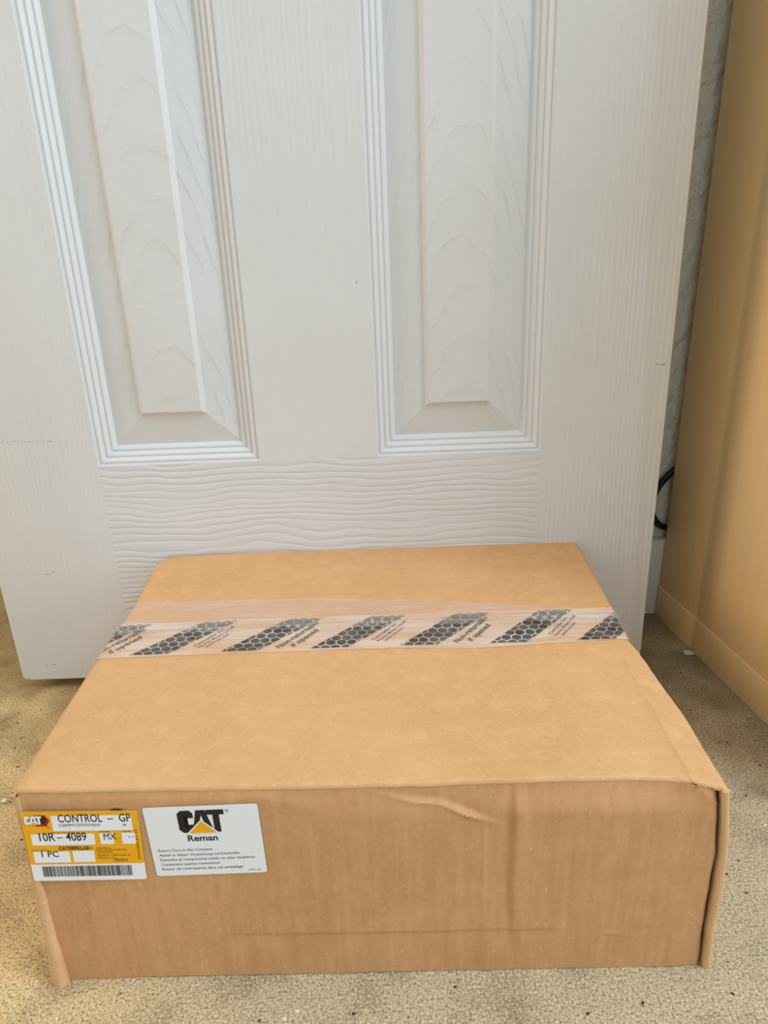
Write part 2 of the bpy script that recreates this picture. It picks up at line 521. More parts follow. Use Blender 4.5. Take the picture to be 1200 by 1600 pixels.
bm = bmesh.new(); box(bm, 0.395, 0.407, -CL - 0.048, -CL - 0.036, 0.55, 0.70, 0.003)
box(bm, 0.397, 0.405, -CL - 0.037, -CL - 0.019, 0.56, 0.57); box(bm, 0.397, 0.405, -CL - 0.037, -CL - 0.019, 0.68, 0.69)
link('handle', bm, M['steel'], cd)


# ---------------------------------------------------------------- cable loop in the gap
def tube(pts, r, seg=12):
    bm = bmesh.new(); prev = None
    for i, p in enumerate(pts):
        p = Vector(p); a = Vector(pts[max(i - 1, 0)]); b = Vector(pts[min(i + 1, len(pts) - 1)])
        d = (b - a).normalized(); u = d.cross(Vector((0, 1, 0.02))).normalized(); v = d.cross(u)
        ring = [bm.verts.new(p + (u * math.cos(2 * math.pi * k / seg) + v * math.sin(2 * math.pi * k / seg)) * r) for k in range(seg)]
        if prev:
            for k in range(seg):
                bm.faces.new((prev[k], prev[(k + 1) % seg], ring[(k + 1) % seg], ring[k]))
        else: bm.faces.new(ring[::-1])
        prev = ring
    bm.faces.new(prev)
    bmesh.ops.recalc_face_normals(bm, faces=bm.faces)
    return bm


CP = [(0.345, 0.190), (0.330, 0.184), (0.311, 0.1720), (0.2955, 0.1585), (0.2872, 0.1450), (0.2848, 0.1310), (0.2872, 0.1180), (0.2950, 0.1070), (0.308, 0.1015), (0.322, 0.0990), (0.337, 0.0985), (0.35, 0.0985)]
pts = []
for i in range(1, len(CP) - 2):
    for k in range(8):
        t = k / 8; p0, p1, p2, p3 = CP[i - 1:i + 3]
        q = [0.5 * (2 * p1[c] + (p2[c] - p0[c]) * t + (2 * p0[c] - 5 * p1[c] + 4 * p2[c] - p3[c]) * t * t + (3 * p1[c] - p0[c] - 3 * p2[c] + p3[c]) * t ** 3) for c in (0, 1)]
        pts.append((q[0], WY - 0.0060 + (q[0] - 0.29) * 0.148, q[1]))
cb = link('cable_loop', tube(pts, 0.0034), M['rubber'])
tag(cb, 'black cable loop on the wall above the baseboard in the door gap', 'cable')

# ---------------------------------------------------------------- cardboard box
carton = empty('cardboard_box', (-0.015, 0.466, 0.0))
tag(carton, 'brown corrugated cardboard box taped shut, lying flat on the floor before the door', 'box')
OFF = Vector((-0.015, 0.466, 0.0))


def plink(name, bm, mat, parent=carton, angle=35):
    """link a mesh given in world coordinates under the box"""
    bmesh.ops.translate(bm, verts=bm.verts, vec=-OFF)
    return link(name, bm, mat, parent, angle)


def ysurf(x, z):
    s = (x + 0.2054) / 0.3872
    return 0.3207 - 0.0076 * s + z / 0.142 * (0.0035 * (1 - s) - 0.0028 * s)


def segd(px, pz, a, b):
    ax, az = a; bx, bz = b
    dx, dz = bx - ax, bz - az
    t = max(0, min(1, ((px - ax) * dx + (pz - az) * dz) / (dx * dx + dz * dz)))
    ex, ez = px - ax - t * dx, pz - az - t * dz
    sgn = 1 if (dx * (pz - az) - dz * (px - ax)) > 0 else -1
    return math.hypot(ex, ez), sgn, t


def front_disp(x, z):
    """outward relief of the dented front panel (metres)"""
    fl = max(0.0, min(1.0, max((x + 0.075) / 0.03, (0.080 - z) / 0.02)))
    h = fl * (0.0006 * nz(x * 9, z * 9, 1) + 0.00035 * nz(x * 30, z * 18, 4))
    # long diagonal crease
    for pl, am, w in (([(-0.028, 0.1420), (0.0010, 0.1325), (0.0105, 0.1300), (0.0240, 0.1290), (0.0390, 0.1215), (0.0550, 0.1155)], 0.0019, 0.0015),
                      ([(0.0040, 0.1400), (0.0100, 0.1320)], 0.0004, 0.0012)):
        best = (9, 1, 0)
        for k in range(len(pl) - 1):
            d, sg, t = segd(x, z, pl[k], pl[k + 1])
            if d < best[0]: best = (d, sg, (k + t) / (len(pl) - 1))
        d, sg, t = best
        fade = min(1, t * 4) * min(1, (1 - t) * 4 + 0.15)
        h += am * math.exp(-(d / w) ** 2) * fade * 0.55
        if sg > 0: h -= am * 1.1 * math.exp(-(d / 0.010) ** 2) * (1 - math.exp(-(d / w) ** 2)) * fade
    # vertical score line and its fainter neighbour
    vz = max(0.0, min(1, (z - 0.02) / 0.03))
    xs = 0.0645 + 0.0012 * nz(z * 20, 3)
    h += 0.0010 * math.tanh((x - xs) / 0.0010) * math.exp(-((x - xs) / 0.008) ** 2) * vz
    xs = 0.0480 + 0.001 * nz(z * 20, 7)
    if z < 0.116: h += 0.0004 * math.exp(-((x - xs) / 0.0012) ** 2) * vz
    # lower horizontal crease
    hx = max(0, min(1, (x + 0.12) / 0.04)) * max(0, min(1, (0.10 - x) / 0.02))
    zs = 0.0345 + 0.0008 * nz(x * 25, 9)
    h += (0.00030 * math.tanh((z - zs) / 0.001) * math.exp(-((z - zs) / 0.010) ** 2) + 0.0003 * math.exp(-((z - zs) / 0.0009) ** 2)) * hx
    # crushed patch below the lid edge
    d = math.hypot((x - 0.033) / 0.03, (z - 0.141) / 0.006)
    if d < 1.4: h += 0.0006 * nz(x * 260, z * 420, 2) * (1.4 - d)
    # crumpled facet at the top right corner
    d, sg, t = segd(x, z, (0.1560, 0.1425), (0.1735, 0.1270))
    if sg > 0: h -= min(0.004, d * 0.5)
    else: h += 0.0006 * math.exp(-(d / 0.002) ** 2)
    d, sg, t = segd(x, z, (0.120, 0.030), (0.132, 0.0285))
    h += 0.0004 * math.exp(-(d / 0.0012) ** 2)
    return h


LXI = lambda z: -0.2036 - 0.0024 * z / 0.14          # inner edge of the left corner fold
RXI = lambda z: lerp_pts([(0, 0.1788), (0.03, 0.1776), (0.09, 0.1768), (0.115, 0.1745), (0.142, 0.1712)], z)
# top surface
def ztop(x, y):
    s = (x + 0.21) / 0.386
    z = 0.1434 - 0.0022 * s
    cx_ = 0.1590
    if x > cx_: z -= (x - cx_) / 0.016 * 0.0034 * max(0.0, min(1.0, (0.50 - y) / 0.10))
    z += 0.0008 * math.exp(-((x - cx_) / 0.0012) ** 2) * (1 if y < 0.43 else 0)
    z += 0.0007 * nz(x * 8, y * 8, 2) + 0.00025 * nz(x * 40, y * 40, 5)
    # shallow score line parallel to the front fold, right half
    ys = 0.3365 + 0.001 * nz(x * 12, 2)
    z += 0.00025 * math.tanh((y - ys) / 0.0009) * math.exp(-((y - ys) / 0.006) ** 2) * max(0, min(1, (x - 0.02) / 0.02))
    return z


XL = [(0.320, -0.2088), (0.3769, -0.2084), (0.4532, -0.2073), (0.5321, -0.2035), (0.6137, -0.2069), (0.6216, -0.2035)]
XR = [(0.308, 0.1775), (0.3748, 0.1787), (0.4441, 0.1731), (0.4580, 0.1705), (0.5083, 0.1725), (0.5994, 0.1762), (0.6244, 0.1757)]
SEAM = lambda x: 0.4890 + 0.0012 * nz(x * 14, 3)


def fedge(x):
    return lerp_pts([(-0.21, 0.3240), (-0.12, 0.3213), (-0.0196, 0.3181), (0.06, 0.3178), (0.1317, 0.3162), (0.152, 0.3140), (0.164, 0.3120), (0.179, 0.3100)], x) + 0.0005 * nz(x * 70, 1) + 0.0007 * nz(x * 20, 8)



NX, NZ = 300, 116
grid = []
for j in range(NZ + 1):
    zq = 0.0006 + (0.1401 - 0.0006) * j / NZ
    row = []
    for i in range(NX + 1):
        u = i / NX
        xa = -0.205 + 0.378 * u
        z = zq * (ztop(xa, fedge(xa)) - 0.0028) / 0.1401
        x0 = LXI(z) + 0.0006 * nz(z * 60, 1) - 0.001; x1 = RXI(z) + 0.0006 * nz(z * 50, 5)
        x = x0 + (x1 - x0) * u
        e = min(1, (x1 - x) / 0.003)
        zs = 0.120 + 0.014 * max(0.0, min(1.0, (-0.03 - x) / 0.04))
        w_ = max(0.0, min(1.0, (z - zs) / (0.1405 - zs))); w_ = w_ * w_ * (3 - 2 * w_)
        yb = ysurf(x, z) * (1 - w_) + (fedge(x) + 0.0011) * w_
        row.append((x, yb - front_disp(x, z) * (1 - 0.8 * w_) + 0.0016 * (1 - e) ** 2, z + 0.0008 * nz(x * 18, 11) * (1 - z / 0.14)))
    grid.append(row)
plink('front_panel', slab(grid, 0.0032, True), M['front'])

def flap(front):
    rows = []
    n = 90
    for j in range(n + 1):
        t = j / n
        row = []
        for i in range(221):
            u = i / 220
            xg = -0.208 + 0.386 * u
            ya, yb = (fedge(xg) + 0.0035, SEAM(xg) - 0.0006) if front else (SEAM(xg) + 0.0006, 0.6240 - 0.0070 * u + 0.0075 * u)
            y = ya + (yb - ya) * t
            xl = lerp_pts(XL, y) + 0.0004 * nz(y * 80, 1); xr = lerp_pts(XR, y) + 0.0005 * nz(y * 80, 6)
            if not front and y > 0.6150: xl += 0.010 * ((y - 0.6150) / 0.009) ** 2
            x = xl + (xr - xl) * u
            z = ztop(x, y)
            eb = min(x - xl, xr - x)
            if eb < 0.003: z -= 0.0016 * (1 - eb / 0.003) ** 2
            row.append((x, y, z))
        rows.append(row)
    # fold over the long edge
    arc = []
    R = 0.0026
    src = rows[0] if front else rows[-1]
    for k in range(1, 8):
        a = math.pi / 2 * k / 7
        r2 = []
        for (x, y, z) in src:
            lift = 0.0012 if (front and x > 0.150) else 0
            r2.append((x, y - R * math.sin(a) if front else y + R * math.sin(a), z - R * (1 - math.cos(a)) - lift * math.sin(a) * nz(x * 300, k)))
        arc.append(r2)
    rows = arc[::-1] + rows if front else rows + arc
    return rows


plink('front_flap', slab(flap(True), 0.0026, True), M['top'])
plink('back_flap', slab(flap(False), 0.0026, True), M['top'])

# side panels, folded round the front corners and standing slightly proud
def side(left):
    rows = []
    for j in range(61):
        z = 0.0 + (0.1385 if left else 0.1358) * j / 60
        s = 1 - z / 0.1385
        if left:
            xi = LXI(z) + 0.0007 * nz(z * 70, 2); w = 0.0030 + 0.0052 * s + 0.0006 * nz(z * 40, 4); p = 0.0008 + 0.0056 * s ** 1.5
            xo = xi - w; yf = ysurf(xi, z)
            xb = -0.2050
        else:
            xi = RXI(z) + 0.0016 + 0.0004 * nz(z * 70, 2); w = lerp_pts([(0, 0.0050), (0.02, 0.0042), (0.06, 0.0052), (0.13, 0.0040)], z); p = 0.0020 + 0.0006 * s
            xo = xi + w; yf = ysurf(xi, z)
            xb = 0.1755
        path = [(xi, yf + 0.004), (xi, yf - p * 0.3)]
        for k in range(0, 7):
            a = math.pi * k / 6
            cxm = (xi + xo) / 2; hw = (xo - xi) / 2
            path.append((cxm - hw * math.cos(a), yf - p * 0.45 - p * 0.55 * math.sin(a)))
        for k in range(1, 25):
            t = k / 24
            yy = yf + (0.618 - yf) * t
            xx = xo + (xb - xo) * t
            up = max(0.0, min(1.0, (z - 0.05) / 0.06))
            lim = lerp_pts(XL, yy) + 0.0006 if left else lerp_pts(XR, yy) - 0.0006
            if left and xx < lim: xx += (lim - xx) * up
            if not left and xx > lim: xx += (lim - xx) * up
            path.append((xx, yy))
        rows.append([(x, y, z) for x, y in path])
    return slab(rows, 0.0010, not left)


plink('side_panel', side(True), M['side'])
plink('side_panel', side(False), M['side'])
bm = bmesh.new(); box(bm, -0.2045, 0.1750, 0.6170, 0.6200, 0.0, 0.1390, 0.001)
plink('back_panel', bm, M['side'])
bm = bmesh.new(); box(bm, -0.2020, 0.1740, 0.3250, 0.6165, 0.0003, 0.0035)
plink('bottom_flap', bm, M['side'])
# minor flap lying under the two outer flaps: closes the seam
bm = bmesh.new(); box(bm, -0.2020, 0.1660, 0.40, 0.575, 0.1335, 0.1362)
plink('inner_flap', bm, M['front'])

# ragged torn paper at the lid corners
random.seed(4)
def torn(cx_, cy_, cz_, sgn, sc=1.0):
    rows = []
    for i in range(9):
        t = i / 8
        row = []
        for j in range(7):
            u = j / 6
            row.append((cx_ + sgn * (0.0075 * t * sc), cy_ + 0.010 * (u - 0.5) * sc * (1 - 0.6 * t) + 0.0012 * nz(i * 2.1, j * 1.7, 3),
                        cz_ - 0.004 * t * t * sc + 0.0012 * nz(i * 1.3, j * 1.9, 8)))
        rows.append(row)
    return slab(rows, 0.0006, sgn < 0)
plink('torn_corner', torn(0.1735, 0.3120, 0.1368, 1, 0.8), M['top'])
plink('torn_corner', torn(-0.2068, 0.3250, 0.1408, -1, 0.65), M['top'])


# ---------------------------------------------------------------- tape
def tz(x, y, lift):
    return ztop(x, y) + lift + 0.0003 + 0.0007 * max(0, nz(x * 22, y * 110, 9)) + (0.0008 + 0.0007 * nz(x * 45, 4.2)) * math.exp(-((y - SEAM(x) - 0.0015 * nz(x * 30, 7.7)) / 0.0014) ** 2)


def tape_sheet(ylo, yhi, lift, mat, name, nx=240, ny=30, wl=0.03):
    rows = []
    for j in range(ny + 1):
        t = j / ny
        row = []
        # from the left side face, over the top, down the right side face
        yA = lambda x: ylo(x) + (yhi(x) - ylo(x)) * t
        xl = lerp_pts(XL, yA(-0.205)) - 0.0008; xr = lerp_pts(XR, yA(0.17)) + 0.0008
        for k in range(5, 0, -1):
            row.append((xl - 0.0006, yA(xl), tz(xl, yA(xl), lift) - 0.003 - wl * k / 5))
        for i in range(nx + 1):
            x = xl + (xr - xl) * i / nx
            y = yA(x)
            e = min(x - xl, xr - x)
            z = tz(x, y, lift) - (0.0016 * (1 - e / 0.003) ** 2 if e < 0.003 else 0)
            row.append((x, y, z))
        for k in range(1, 6):
            row.append((xr + 0.0006, yA(xr), tz(xr, yA(xr), lift) - 0.003 - wl * k / 5))
        rows.append(row)
    bm = bmesh.new()
    V = [[bm.verts.new(p) for p in r] for r in rows]
    for a, b in zip(V, V[1:]):
        for i in range(len(a) - 1): bm.faces.new((a[i], a[i + 1], b[i + 1], b[i]))
    bmesh.ops.recalc_face_normals(bm, faces=bm.faces)
    return plink(name, bm, mat, angle=80)


YLO = lambda x: lerp_pts([(-0.21, 0.4535), (0.0, 0.4530), (0.06, 0.4500), (0.09, 0.4515), (0.17, 0.4560)], x) + 0.0004 * nz(x * 40, 2)
YHI = lambda x: lerp_pts([(-0.21, 0.5005), (0.17, 0.5000)], x) + 0.0004 * nz(x * 40, 6)
YB0 = lambda x: lerp_pts([(-0.21, 0.4760), (0.17, 0.4640)], x)
YB1 = lambda x: lerp_pts([(-0.21, 0.5360), (-0.06, 0.5310), (0.02, 0.5240), (0.10, 0.5100), (0.17, 0.4965)], x) + 0.0006 * nz(x * 22, 4)
tape_sheet(YB0, YB1, 0.0, M['tape_b'], 'packing_tape', wl=0.02)
tape = tape_sheet(YLO, YHI, 0.00035, M['tape'], 'packing_tape')


def inktape(x, y): return tz(x, y, 0.00035) + 0.00012


def clip_poly(poly, a, b):
    """keep the part left of a->b"""
    out = []
    def s(p): return (b[0] - a[0]) * (p[1] - a[1]) - (b[1] - a[1]) * (p[0] - a[0])
    for i in range(len(poly)):
        p, q = poly[i], poly[(i + 1) % len(poly)]
        sp, sq = s(p), s(q)
        if sp >= 0: out.append(p)
        if (sp > 0) != (sq > 0) and abs(sp - sq) > 1e-15:
            t = sp / (sp - sq); out.append((p[0] + (q[0] - p[0]) * t, p[1] + (q[1] - p[1]) * t))
    return out


def tape_stripe(xb, w, ylo, yhi, slant):
    quad = [(xb, ylo), (xb + w, ylo), (xb + w + slant, yhi), (xb + slant, yhi)]
    bm = bmesh.new()
    P = 0.0074; dyh = P * math.sqrt(3) / 2; rad = P / math.sqrt(3) * 0.86
    j = -1; y = ylo - dyh
    while y < yhi + dyh:
        x = -0.26 + (P / 2 if j % 2 else 0)
        while x < 0.26:
            if xb - 0.02 < x < xb + w + slant + 0.02:
                jx, jy = 0.0005 * nz(x * 300, y * 300, 1), 0.0005 * nz(x * 300, y * 300, 2)
                hexa = [(x + jx + rad * math.cos(math.pi / 6 + k * math.pi / 3), y + jy + rad * 0.97 * math.sin(math.pi / 6 + k * math.pi / 3)) for k in range(6)]
                for k in range(4):
                    if hexa: hexa = clip_poly(hexa, quad[k], quad[(k + 1) % 4])
                xm0, xm1 = lerp_pts(XL, y) + 0.0002, lerp_pts(XR, y) - 0.0002
                if hexa: hexa = clip_poly(hexa, (xm0, 1), (xm0, 0))
                if hexa: hexa = clip_poly(hexa, (xm1, 0), (xm1, 1))
                if len(hexa) > 2:
                    # fan about the centre so it follows the tape
                    cxx = sum(p[0] for p in hexa) / len(hexa); cyy = sum(p[1] for p in hexa) / len(hexa)
                    c = bm.verts.new((cxx, cyy, ezt(cxx, cyy)))
                    vs = [bm.verts.new((p[0], p[1], ezt(*p))) for p in hexa]
                    for a in range(len(vs)): bm.faces.new((c, vs[a], vs[(a + 1) % len(vs)]))
            x += P
        y += dyh; j += 1
    if not bm.faces: bm.free(); return None
    bmesh.ops.translate(bm, verts=bm.verts, vec=-OFF)
    return link('printed_stripe', bm, M['ink'], tape, 80)


def ezt(x, y):
    xl, xr = lerp_pts(XL, y) - 0.0008, lerp_pts(XR, y) + 0.0008
    e = max(0, min(x - xl, xr - x))
    return inktape(x, y) - (0.0016 * (1 - e / 0.003) ** 2 if e < 0.003 else 0)


STR = [-0.2500, -0.1845, -0.1194, -0.0559, 0.0076, 0.0716, 0.1339]
for xb in STR:
    tape_stripe(xb, 0.0265, 0.4560, 0.4990, 0.0430)


# text helper -----------------------------------------------------
def text_bm(body, size, bold=0.0, sx=1.0, width=None, height=None, align='LEFT', cap=None):
    c = bpy.data.curves.new('t', 'FONT'); c.body = body; c.size = size; c.offset = bold
    c.align_x = align; c.resolution_u = 3
    o = bpy.data.objects.new('t', c); COL.objects.link(o)
    dg = bpy.context.evaluated_depsgraph_get()
    me = bpy.data.meshes.new_from_object(o.evaluated_get(dg))
    bpy.data.objects.remove(o); bpy.data.curves.remove(c)
    bm = bmesh.new(); bm.from_mesh(me); bpy.data.meshes.remove(me)
    xs = [v.co.x for v in bm.verts]; ys = [v.co.y for v in bm.verts]
    x0, x1, y0, y1 = min(xs), max(xs), min(ys), max(ys)
    kx = (width / (x1 - x0)) if width else sx
    ky = (height / (y1 - y0)) if height else (cap / (0.70 * size) if cap else 1.0)
    for v in bm.verts: v.co.x = (v.co.x - x0) * kx; v.co.y = (v.co.y - (y0 if height else 0)) * ky
    return bm


def tape_text(body, x, y, ang, width, size, bold):
    bm = text_bm(body, size, bold, width=width)
    bmesh.ops.triangulate(bm, faces=bm.faces)
    ca, sa = math.cos(ang), math.sin(ang)
    kill = []
    for v in bm.verts:
        a, b = v.co.x, v.co.y
        X = x + a * ca - b * sa; Y = y + a * sa + b * ca
        if X < lerp_pts(XL, Y) + 0.0005 or Y > 0.4995 or Y < 0.4545: kill.append(v)
        v.co = Vector((X, Y, ezt(X, Y) + 0.00012)) - OFF
    bmesh.ops.delete(bm, geom=kill, context='VERTS')
    if len(bm.faces): link('lettering', bm, M['ink_text'], tape, 80)
    else: bm.free()


ANG = math.radians(52)
for k, xb in enumerate(STR[:-1]):
    x = xb + 0.0265
    if k % 2 == 0:
        tape_text('Non-returnable', x + 0.0150, 0.4570, ANG, 0.0425, 0.0068, 0.00008)
        tape_text('if opened', x + 0.0250, 0.4585, ANG, 0.027, 0.0068, 0.00008)
    else:
        tape_text('Caterpillar Inc.', x + 0.0185, 0.4640, ANG, 0.029, 0.0036, 0.0)
        tape_text('Peoria, Illinois, U.S.A.', x + 0.0222, 0.4620, ANG, 0.034, 0.0036, 0.0)
        tape_text('www.cat.com', x + 0.0270, 0.4620, ANG, 0.022, 0.0036, 0.0)


# ---------------------------------------------------------------- labels on the front panel
class Label:
    def __init__(s, corners, w, h, tilt=0.0):
        s.tilt = tilt; s.c = corners; s.w = w; s.h = h      # corners TL TR BR BL as (x,z)

    def at(s, a, b, layer):
        """a right 0..1, b down 0..1 -> point just proud of the front panel"""
        TL, TR, BR, BL = s.c
        x = (TL[0] * (1 - a) + TR[0] * a) * (1 - b) + (BL[0] * (1 - a) + BR[0] * a) * b
        z = (TL[1] * (1 - a) + TR[1] * a) * (1 - b) + (BL[1] * (1 - a) + BR[1] * a) * b
        # the left end bridges over the proud corner fold
        xc = (TL[0] + BR[0]) / 2; zc = (TL[1] + BR[1]) / 2
        gx = (ysurf(xc + 0.01, zc) - ysurf(xc - 0.01, zc)) / 0.02; gz = (ysurf(xc, zc + 0.01) - ysurf(xc, zc - 0.01)) / 0.02
        y = ysurf(xc, zc) + gx * (x - xc) + gz * (z - zc) - 0.0006 - 0.00010 * layer
        y -= s.tilt * (BR[0] - x) / (BR[0] - TL[0])
        return Vector((x, y, z))

    def put(s, name, bm, layer, mat, parent, th=0.0):
        for v in bm.verts: v.co = s.at(v.co.x / s.w, 1 - v.co.y / s.h, layer) - OFF
        bmesh.ops.recalc_face_normals(bm, faces=bm.faces)
        for f in bm.faces:
            if f.normal.y > 0: f.normal_flip()
        return link(name, bm, mat, parent, 80)

    def rect(s, a0, a1, b0, b1, r=0.0):
        bm = bmesh.new()
        x0, x1, y0, y1 = a0 * s.w, a1 * s.w, (1 - b1) * s.h, (1 - b0) * s.h
        if r == 0: pts = [(x0, y0), (x1, y0), (x1, y1), (x0, y1)]
        else:
            pts = []
            for cx_, cy_, st in ((x1 - r, y0 + r, -90), (x1 - r, y1 - r, 0), (x0 + r, y1 - r, 90), (x0 + r, y0 + r, 180)):
                pts += [(cx_ + r * math.cos(math.radians(st + 15 * k)), cy_ + r * math.sin(math.radians(st + 15 * k))) for k in range(7)]
        f = bm.faces.new([bm.verts.new((x, y, 0)) for x, y in pts])
        return bm

    def text(s, body, a, b, width, height, layer, mat, parent, bold=0.0, rot=0):
        """cap height box: left a, baseline b"""
        bm = text_bm(body, height * 1.38, bold, width=width * s.w, cap=height)
        if rot:
            for v in bm.verts: v.co = Vector((-v.co.y, v.co.x * rot, 0))
        for v in bm.verts: v.co.x += a * s.w; v.co.y += (1 - b) * s.h
        return s.put('lettering', bm, layer, mat, parent)

    def poly(s, name, pts, layer, mat, parent):
        bm = bmesh.new(); bm.faces.new([bm.verts.new((x, y, 0)) for x, y in pts])
        bmesh.ops.triangulate(bm, faces=bm.faces)
        return s.put(name, bm, layer, mat, parent)


def base_sheet(L, r, name, mat, label):
    """label body with thickness, finely divided so it follows the panel"""
    bm = L.rect(0, 1, 0, 1, r)
    bmesh.ops.triangulate(bm, faces=bm.faces)
    bmesh.ops.subdivide_edges(bm, edges=[e for e in bm.edges if e.calc_length() > 0.01], cuts=6, use_grid_fill=False)
    bmesh.ops.triangulate(bm, faces=bm.faces)
    o = L.put(name, bm, 0, mat, carton)
    o['label'] = label
    return o


def cat_letters():
    """three heavy block letters in a 26 x 15.5 box"""
    C = [(8.8, 10.2), (8.8, 13.4), (6.9, 15.5), (2.2, 15.5), (0, 13.4), (0, 2.2), (2.2, 0), (6.9, 0), (8.8, 2.2), (8.8, 5.6), (5.6, 5.6), (5.6, 3.3), (3.4, 3.3), (3.4, 12.3), (5.6, 12.3), (5.6, 10.2)]
    A = [(10.6, 15.5), (15.8, 15.5), (19.4, 0), (15.9, 0), (15.4, 3.0), (11.1, 3.0), (10.6, 0), (7.4, 0)]
    Ah = [(11.8, 6.2), (14.7, 6.2), (13.25, 12.0)]
    T = [(16.2, 15.5), (26, 15.5), (26, 12.1), (23.2, 12.1), (23.2, 0), (19.6, 0), (19.6, 12.1), (16.2, 12.1)]
    return C, A, Ah, T


def rounded(pts, r=0.5):
    return pts


# white label
LW = Label([(-0.1389, 0.1305), (-0.0752, 0.1324), (-0.0742, 0.0832), (-0.1376, 0.0812)], 0.0635, 0.0495)
wl = base_sheet(LW, 0.0016, 'return_label', M['lab_w'], 'white paper sticker with black logo over a yellow triangle and five lines of text')
C, A, Ah, T = cat_letters()
ox, oy, k = 0.288 * 0.0635, (1 - 0.375) * 0.0495, 0.001
tr = lambda P, kx=k, ky=k, X=ox, Y=oy: [(X + a * kx, Y + b * ky) for a, b in P]
LW.poly('logo_letter', tr(C), 1, M['lab_k'], wl)
LW.poly('logo_letter', tr(A), 1, M['lab_k'], wl)
LW.poly('logo_letter', tr(T), 1, M['lab_k'], wl)
LW.poly('logo_counter', tr(Ah), 2, M['lab_w'], wl)
LW.poly('logo_outline', tr([(3.9, -0.4), (12.9, 9.2), (21.9, -0.4)]), 3, M['lab_w'], wl)
LW.poly('logo_triangle', tr([(5.4, -0.1), (12.9, 8.1), (20.4, -0.1)]), 4, M['lab_y'], wl)
LW.text('Reman', 0.345, 0.497, 0.265, 0.0041, 1, M['lab_k'], wl, 0.00012)
LW.text('\u00ae', 0.712, 0.10, 0.03, 0.0018, 1, M['lab_g'], wl)
for i, (s_, w_) in enumerate((('Return Core in this Container', 0.49), ('Altteil in dieser Verpackung zur\u00fccksenden', 0.72),
                              ('Devuelva el componente usado en este recipiente', 0.85), ('Conservare questo contenitore', 0.53),
                              ('Retour de contrepartie dans cet emballage', 0.73))):
    LW.text(s_, 0.06, 0.640 + 0.0685 * i, w_, 0.00185, 1, M['lab_g'], wl, 0.00001)
LW.text('14421-06', 0.835, 0.963, 0.11, 0.0012, 1, M['lab_g'], wl)

# yellow label
LY = Label([(-0.2058, 0.1312), (-0.1417, 0.1288), (-0.1438, 0.0794), (-0.2076, 0.0817)], 0.0635, 0.0495, 0.0024)
yl = base_sheet(LY, 0.0014, 'part_label', M['lab_w'], 'yellow and white printed part sticker with a barcode')


def R(a0, a1, b0, b1, layer, mat, name):
    bm = LY.rect(a0, a1, b0, b1)
    bmesh.ops.subdivide_edges(bm, edges=bm.edges, cuts=3, use_grid_fill=True)
    return LY.put(name, bm, layer, mat, yl)


bm = LY.rect(0.0, 1.0, 0.0, 0.755, 0.0014)
bmesh.ops.triangulate(bm, faces=bm.faces)
bmesh.ops.subdivide_edges(bm, edges=[e for e in bm.edges if e.calc_length() > 0.01], cuts=6)
bmesh.ops.triangulate(bm, faces=bm.faces)
LY.put('yellow_field', bm, 1, M['lab_y'], yl)
for b in ((0.255, 0.94, 0.06, 0.275), (0.055, 0.60, 0.315, 0.475), (0.645, 0.765, 0.31, 0.47), (0.835, 0.952, 0.31, 0.47), (0.045, 0.36, 0.565, 0.728), (0.385, 0.575, 0.56, 0.725)):
    R(*b, 2, M['lab_w'], 'white_field')
LY.text('CONTROL', 0.315, 0.150, 0.375, 0.0053, 3, M['lab_k'], yl, 0.00006)
R(0.735, 0.785, 0.105, 0.117, 3, M['lab_k'], 'dash')
LY.text('GP', 0.835, 0.150, 0.10, 0.0053, 3, M['lab_k'], yl, 0.00006)
LY.text('D20M99Y23PX94396H0', 0.315, 0.212, 0.35, 0.0020, 3, M['lab_g'], yl)
LY.text('AA', 0.855, 0.212, 0.036, 0.0016, 3, M['lab_g'], yl, 0.00005)
LY.text('10R', 0.125, 0.412, 0.135, 0.0058, 3, M['lab_k'], yl, 0.00006)
R(0.277, 0.325, 0.362, 0.374, 3, M['lab_k'], 'dash')
LY.text('4089', 0.355, 0.412, 0.175, 0.0058, 3, M['lab_k'], yl, 0.00006)
LY.text('MX', 0.680, 0.405, 0.105, 0.0046, 3, M['lab_k'], yl)
R(0.895, 0.907, 0.362, 0.374, 3, M['lab_k'], 'dash'); R(0.925, 0.937, 0.362, 0.374, 3, M['lab_k'], 'dash')
LY.text('CATERPILLAR', 0.275, 0.546, 0.268, 0.0025, 3, M['lab_k'], yl, 0.00007)
LY.text('\u00ae', 0.548, 0.540, 0.018, 0.0016, 3, M['lab_b'], yl)
LY.text('1 PC', 0.115, 0.642, 0.15, 0.0042, 3, M['lab_k'], yl, 0.00006)
LY.text('Part No. / No. de pi\u00e8ce', 0.245, 0.306, 0.19, 0.0010, 3, M['lab_b'], yl)
LY.text('Origin', 0.655, 0.300, 0.08, 0.0011, 3, M['lab_b'], yl)
LY.text('Verify', 0.845, 0.300, 0.075, 0.0011, 3, M['lab_b'], yl)
LY.text('Quantity / Quantit\u00e9', 0.04, 0.552, 0.13, 0.0010, 3, M['lab_b'], yl)
LY.text('Caterpillar Inc.', 0.60, 0.535, 0.125, 0.0013, 3, M['lab_b'], yl)
LY.text('Peoria, Illinois 61629 USA', 0.60, 0.566, 0.26, 0.0013, 3, M['lab_b'], yl)
LY.text('www.cat.com', 0.60, 0.596, 0.135, 0.0013, 3, M['lab_b'], yl)
LY.text('Made in / Fabriqu\u00e9 en', 0.60, 0.640, 0.29, 0.0013, 3, M['lab_b'], yl)
LY.text('Hecho en', 0.60, 0.678, 0.15, 0.0013, 3, M['lab_b'], yl)
LY.text('MEXICO', 0.745, 0.722, 0.115, 0.0020, 3, M['lab_k'], yl)
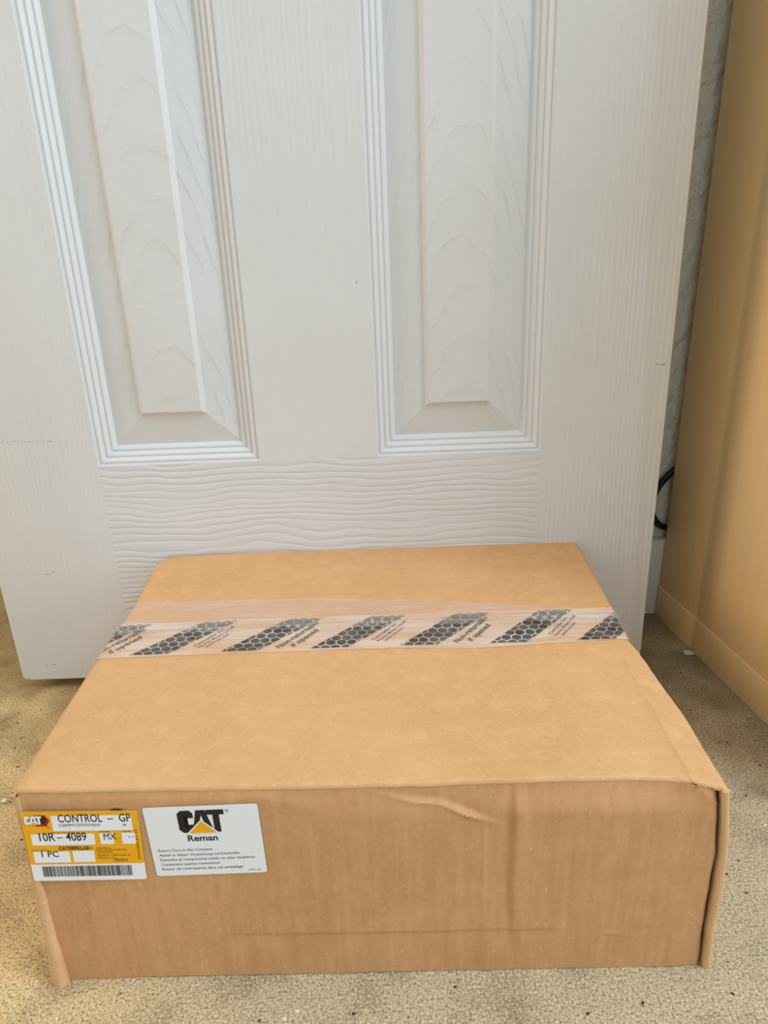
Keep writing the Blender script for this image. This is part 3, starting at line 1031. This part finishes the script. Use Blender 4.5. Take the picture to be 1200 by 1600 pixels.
LY.text('(09/2009) JD 55', 0.972, 0.700, 0.34, 0.0012, 3, M['lab_b'], yl, 0, 1)
# barcode: one bar mesh
random.seed(11)
bm = bmesh.new(); a = 0.098
while a < 0.880:
    wbar = random.choice((0.0035, 0.0035, 0.006, 0.009)); gap = random.choice((0.0035, 0.0045, 0.007))
    q = [bm.verts.new((x * LY.w, y * LY.h, 0)) for x, y in ((a, 1 - 0.935), (a + wbar, 1 - 0.935), (a + wbar, 1 - 0.782), (a, 1 - 0.782))]
    bm.faces.new(q); a += wbar + gap
LY.put('barcode', bm, 2, M['lab_k'], yl)
# small logo: maroon and red hexagons behind white letters
def hexpts(cx_, cy_, hx, hy, tip): return [(cx_ - hx, cy_ - hy), (cx_ + hx - tip, cy_ - hy), (cx_ + hx, cy_), (cx_ + hx - tip, cy_ + hy), (cx_ - hx, cy_ + hy), (cx_ - hx - tip * 0.3, cy_)]
lx, ly = 0.028 * LY.w, (1 - 0.172) * LY.h
LY.poly('logo_hexagon', hexpts(lx + 0.0095, ly + 0.0022, 0.0040, 0.0038, 0.0022), 2, M['lab_r'], yl)
LY.poly('logo_hexagon', hexpts(lx + 0.0088, ly + 0.0030, 0.0034, 0.0029, 0.0019), 3, M['lab_d'], yl)
s2 = 0.00037
for P in (C, A, T):
    LY.poly('logo_outline', [(lx + x * s2 * 1.0 + 0.00025, ly + y * s2 - 0.0003) for x, y in P], 4, M['lab_k'], yl)
    LY.poly('logo_letter', [(lx + x * s2, ly + y * s2) for x, y in P], 5, M['lab_w'], yl)
LY.poly('logo_counter', [(lx + x * s2, ly + y * s2) for x, y in Ah], 6, M['lab_k'], yl)
LY.poly('logo_triangle', [(lx + x * s2, ly + y * s2) for x, y in [(8.6, -0.2), (13.2, 4.0), (17.8, -0.2)]], 7, M['lab_y'], yl)
LY.text('\u00ae', 0.205, 0.235, 0.022, 0.0014, 3, M['lab_b'], yl)
# ink smudge half under the upper edge of the yellow label
LI = Label(LY.c, LY.w, LY.h, 0.0012)
sm = LI.poly('ink_mark', [(0.76 * LI.w, LI.h * 0.985), (0.88 * LI.w, LI.h * 0.985), (0.875 * LI.w, LI.h * 1.006), (0.83 * LI.w, LI.h * 1.016), (0.775 * LI.w, LI.h * 1.010)], -2, M['lab_d'], carton)
sm['label'] = 'dark ink smudge above the yellow sticker'


# ---------------------------------------------------------------- small debris and a glint
def lump(name, loc, r, flat, mat, seed):
    bm = bmesh.new(); bmesh.ops.create_icosphere(bm, subdivisions=2, radius=r)
    for v in bm.verts:
        d = 1 + 0.45 * nz(v.co.x / r * 1.1 + seed, v.co.y / r * 1.1, v.co.z / r)
        v.co = Vector((v.co.x * d * 1.3, v.co.y * d, v.co.z * flat * d))
    zmin = min(v.co.z for v in bm.verts)
    for v in bm.verts: v.co.z -= zmin
    o = link(name, bm, mat, None, 20); o.location = loc
    return o


tag(lump('paint_chip', (0.3045, 0.648, 0.0), 0.0042, 0.4, M['chip'], 3), 'cream paint chip on the floor close to the cabinet foot', 'chip')
tag(lump('lump', (-0.3143, 0.4750, 0.0), 0.0020, 0.7, M['chip'], 8), 'tiny white pebble standing in for a glint left of the cardboard box', 'lump')  # small bright glint, built as a white solid on the floor
